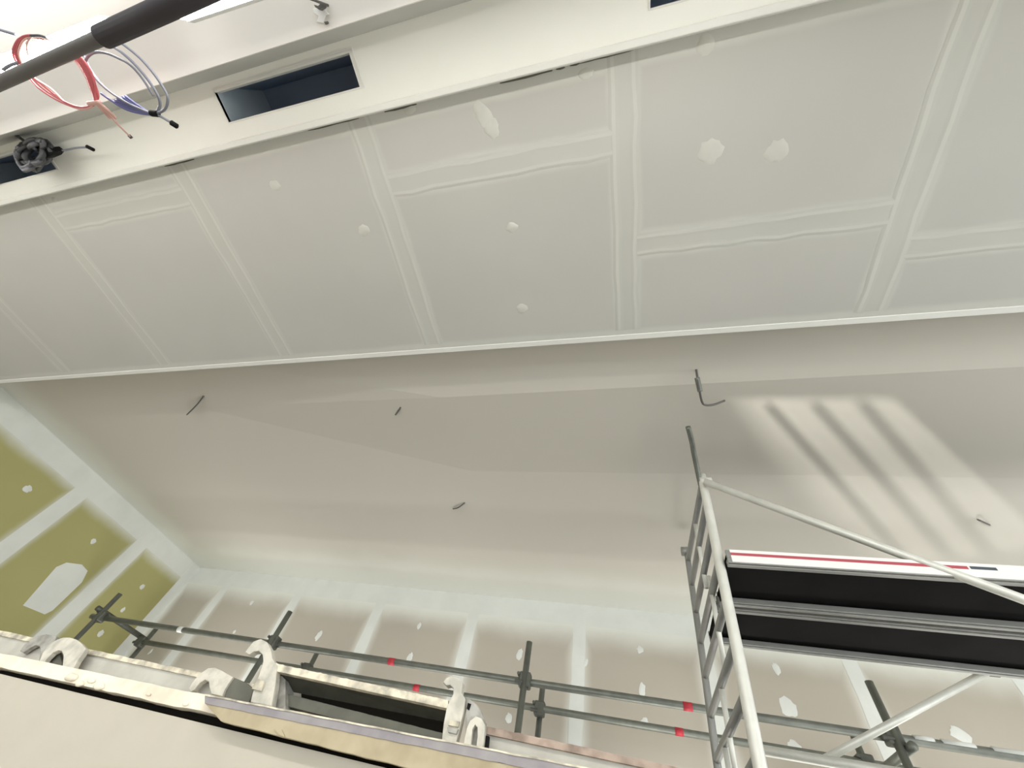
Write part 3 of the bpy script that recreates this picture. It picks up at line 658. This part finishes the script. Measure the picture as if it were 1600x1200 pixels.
# hanging cable tails below the recess ceiling
t1 = thing('cable_end', hz(1092, 600, 2.06), 'grey cable end hooked down from the recess ceiling above the tower', 'cable')
cable('cable', [(1088, 578, 2.09), (1090, 592, 2.02), (1093, 610, 1.98), (1097, 628, 1.97), (1103, 633, 1.975), (1116, 632, 2.0), (1132, 626, 2.05)], [.004] * 1 and .0065, M['pipe'], t1)
cable('sleeve', [(1089, 590, 2.03), (1094, 612, 1.98)], .0145, M['steel'], t1)
for pix, lab in (([(318, 619, 2.15), (308, 632, 2.13), (292, 648, 2.12)], 'thin dark cable tail on the recess ceiling at far left'),
                 ([(628, 630, 2.12), (625, 638, 2.10), (618, 648, 2.11)], 'tiny dark wire stub on the recess ceiling near the soffit centre'),
                 ([(726, 786, 2.155), (716, 793, 2.14), (708, 795, 2.15)], 'faint grey wire stub on the recess ceiling below its middle'),
                 ([(1528, 812, 2.155), (1535, 815, 2.12), (1546, 820, 2.15)], 'small dark wire stub on the ceiling in the light patch')):
    tag(cable('cable_end', pix, .006, M['pipe'], None), lab, 'cable')

# ---------------------------------------------------------------- bodies for the added lamps, out of view
def added_lamp_body(loc, target, label, bars):
    t = thing('added_lamp', (loc[0], loc[1], -EYE), label, 'work light')
    u = (Vector(target) - Vector(loc)).normalized(); s = u.cross(Vector((0, 0, 1))).normalized(); v = s.cross(u)
    o = Vector(loc) - u * 0.03
    bm = bmesh.new()
    add_prism(bm, [o + s * .10 + v * .08, o - s * .10 + v * .08, o - s * .10 - v * .08, o + s * .10 - v * .08], -u * 0.05, .004); link('head', bm, M['steel_dark'], t)
    tube('stand', [o - u * 0.05, (o.x - u.x * .05, o.y - u.y * .05, -EYE)], .012, M['steel'], t)
    return t, u, s, v
for (p_, e_), lab_ in zip(FILL_LAMPS, ('near its left end', 'left of its middle post', 'right of its middle post', 'near its right end')):
    t = thing('added_lamp', (p_[0], p_[1], p_[2] - .08), 'unseen fill lamp added low on the tube scaffold ' + lab_, 'work light')
    box('housing', (p_[0] - .58, p_[1] - .31, p_[2] - .06), (p_[0] + .58, p_[1] + .31, p_[2] - .02), M['steel_dark'], t, .004)
    for a_ in (-.45, .45): box('foot', (p_[0] + a_ - .03, p_[1] - .15, p_[2] - .08), (p_[0] + a_ + .03, p_[1] + .15, p_[2] - .06), M['steel'], t)
tl, u, s, v = added_lamp_body(SLOT, (1.7, 2.3, 2.15), 'work light on a stand behind the viewer with a barred shade', 1)
# added shade shaping the striped patch: opaque surround, an opening and three bars
L0 = Vector(SLOT); k_ = 0.20
def proj(pt): return L0 + (Vector(pt) - L0) * k_
zt = 2.10
q = [proj((0.15, 1.60, zt)), proj((1.49, 1.60, 2.065)), proj((2.9, 3.05, ZC)), proj((1.0, 3.9, ZC))]
n_ = u
def inplane(p):                              # slide along the ray from the lamp onto one flat plate
    d_ = (p - L0); return L0 + d_ * (0.5 / d_.dot(u))
qi = [inplane(p) for p in q]
c_ = sum(qi, Vector()) / 4
for i in range(4):
    a, b = qi[i], qi[(i + 1) % 4]; t_ = (b - a).normalized(); o_ = t_.cross(u); o_ = o_ if o_.dot(a - c_) > 0 else -o_
    bm = bmesh.new(); m0 = (a + b) / 2; off = u * 0.005 * i
    add_prism(bm, [m0 - t_ * .34 + off, m0 + t_ * .34 + off, m0 + t_ * .34 + o_ * .2 + off, m0 - t_ * .34 + o_ * .2 + off], u * 0.004); link('stripe_mask_leaf', bm, M['black'], tl)
for a, b in (((0.87, 1.62, 2.065), (2.06, 3.2, ZC)), ((1.11, 1.62, 2.065), (2.36, 3.2, ZC)), ((1.34, 1.62, 2.065), (2.62, 3.2, ZC))):
    tube('stripe_mask_bar', [inplane(proj(a)), inplane(proj(b))], 0.0036, M['black'], tl, 8)
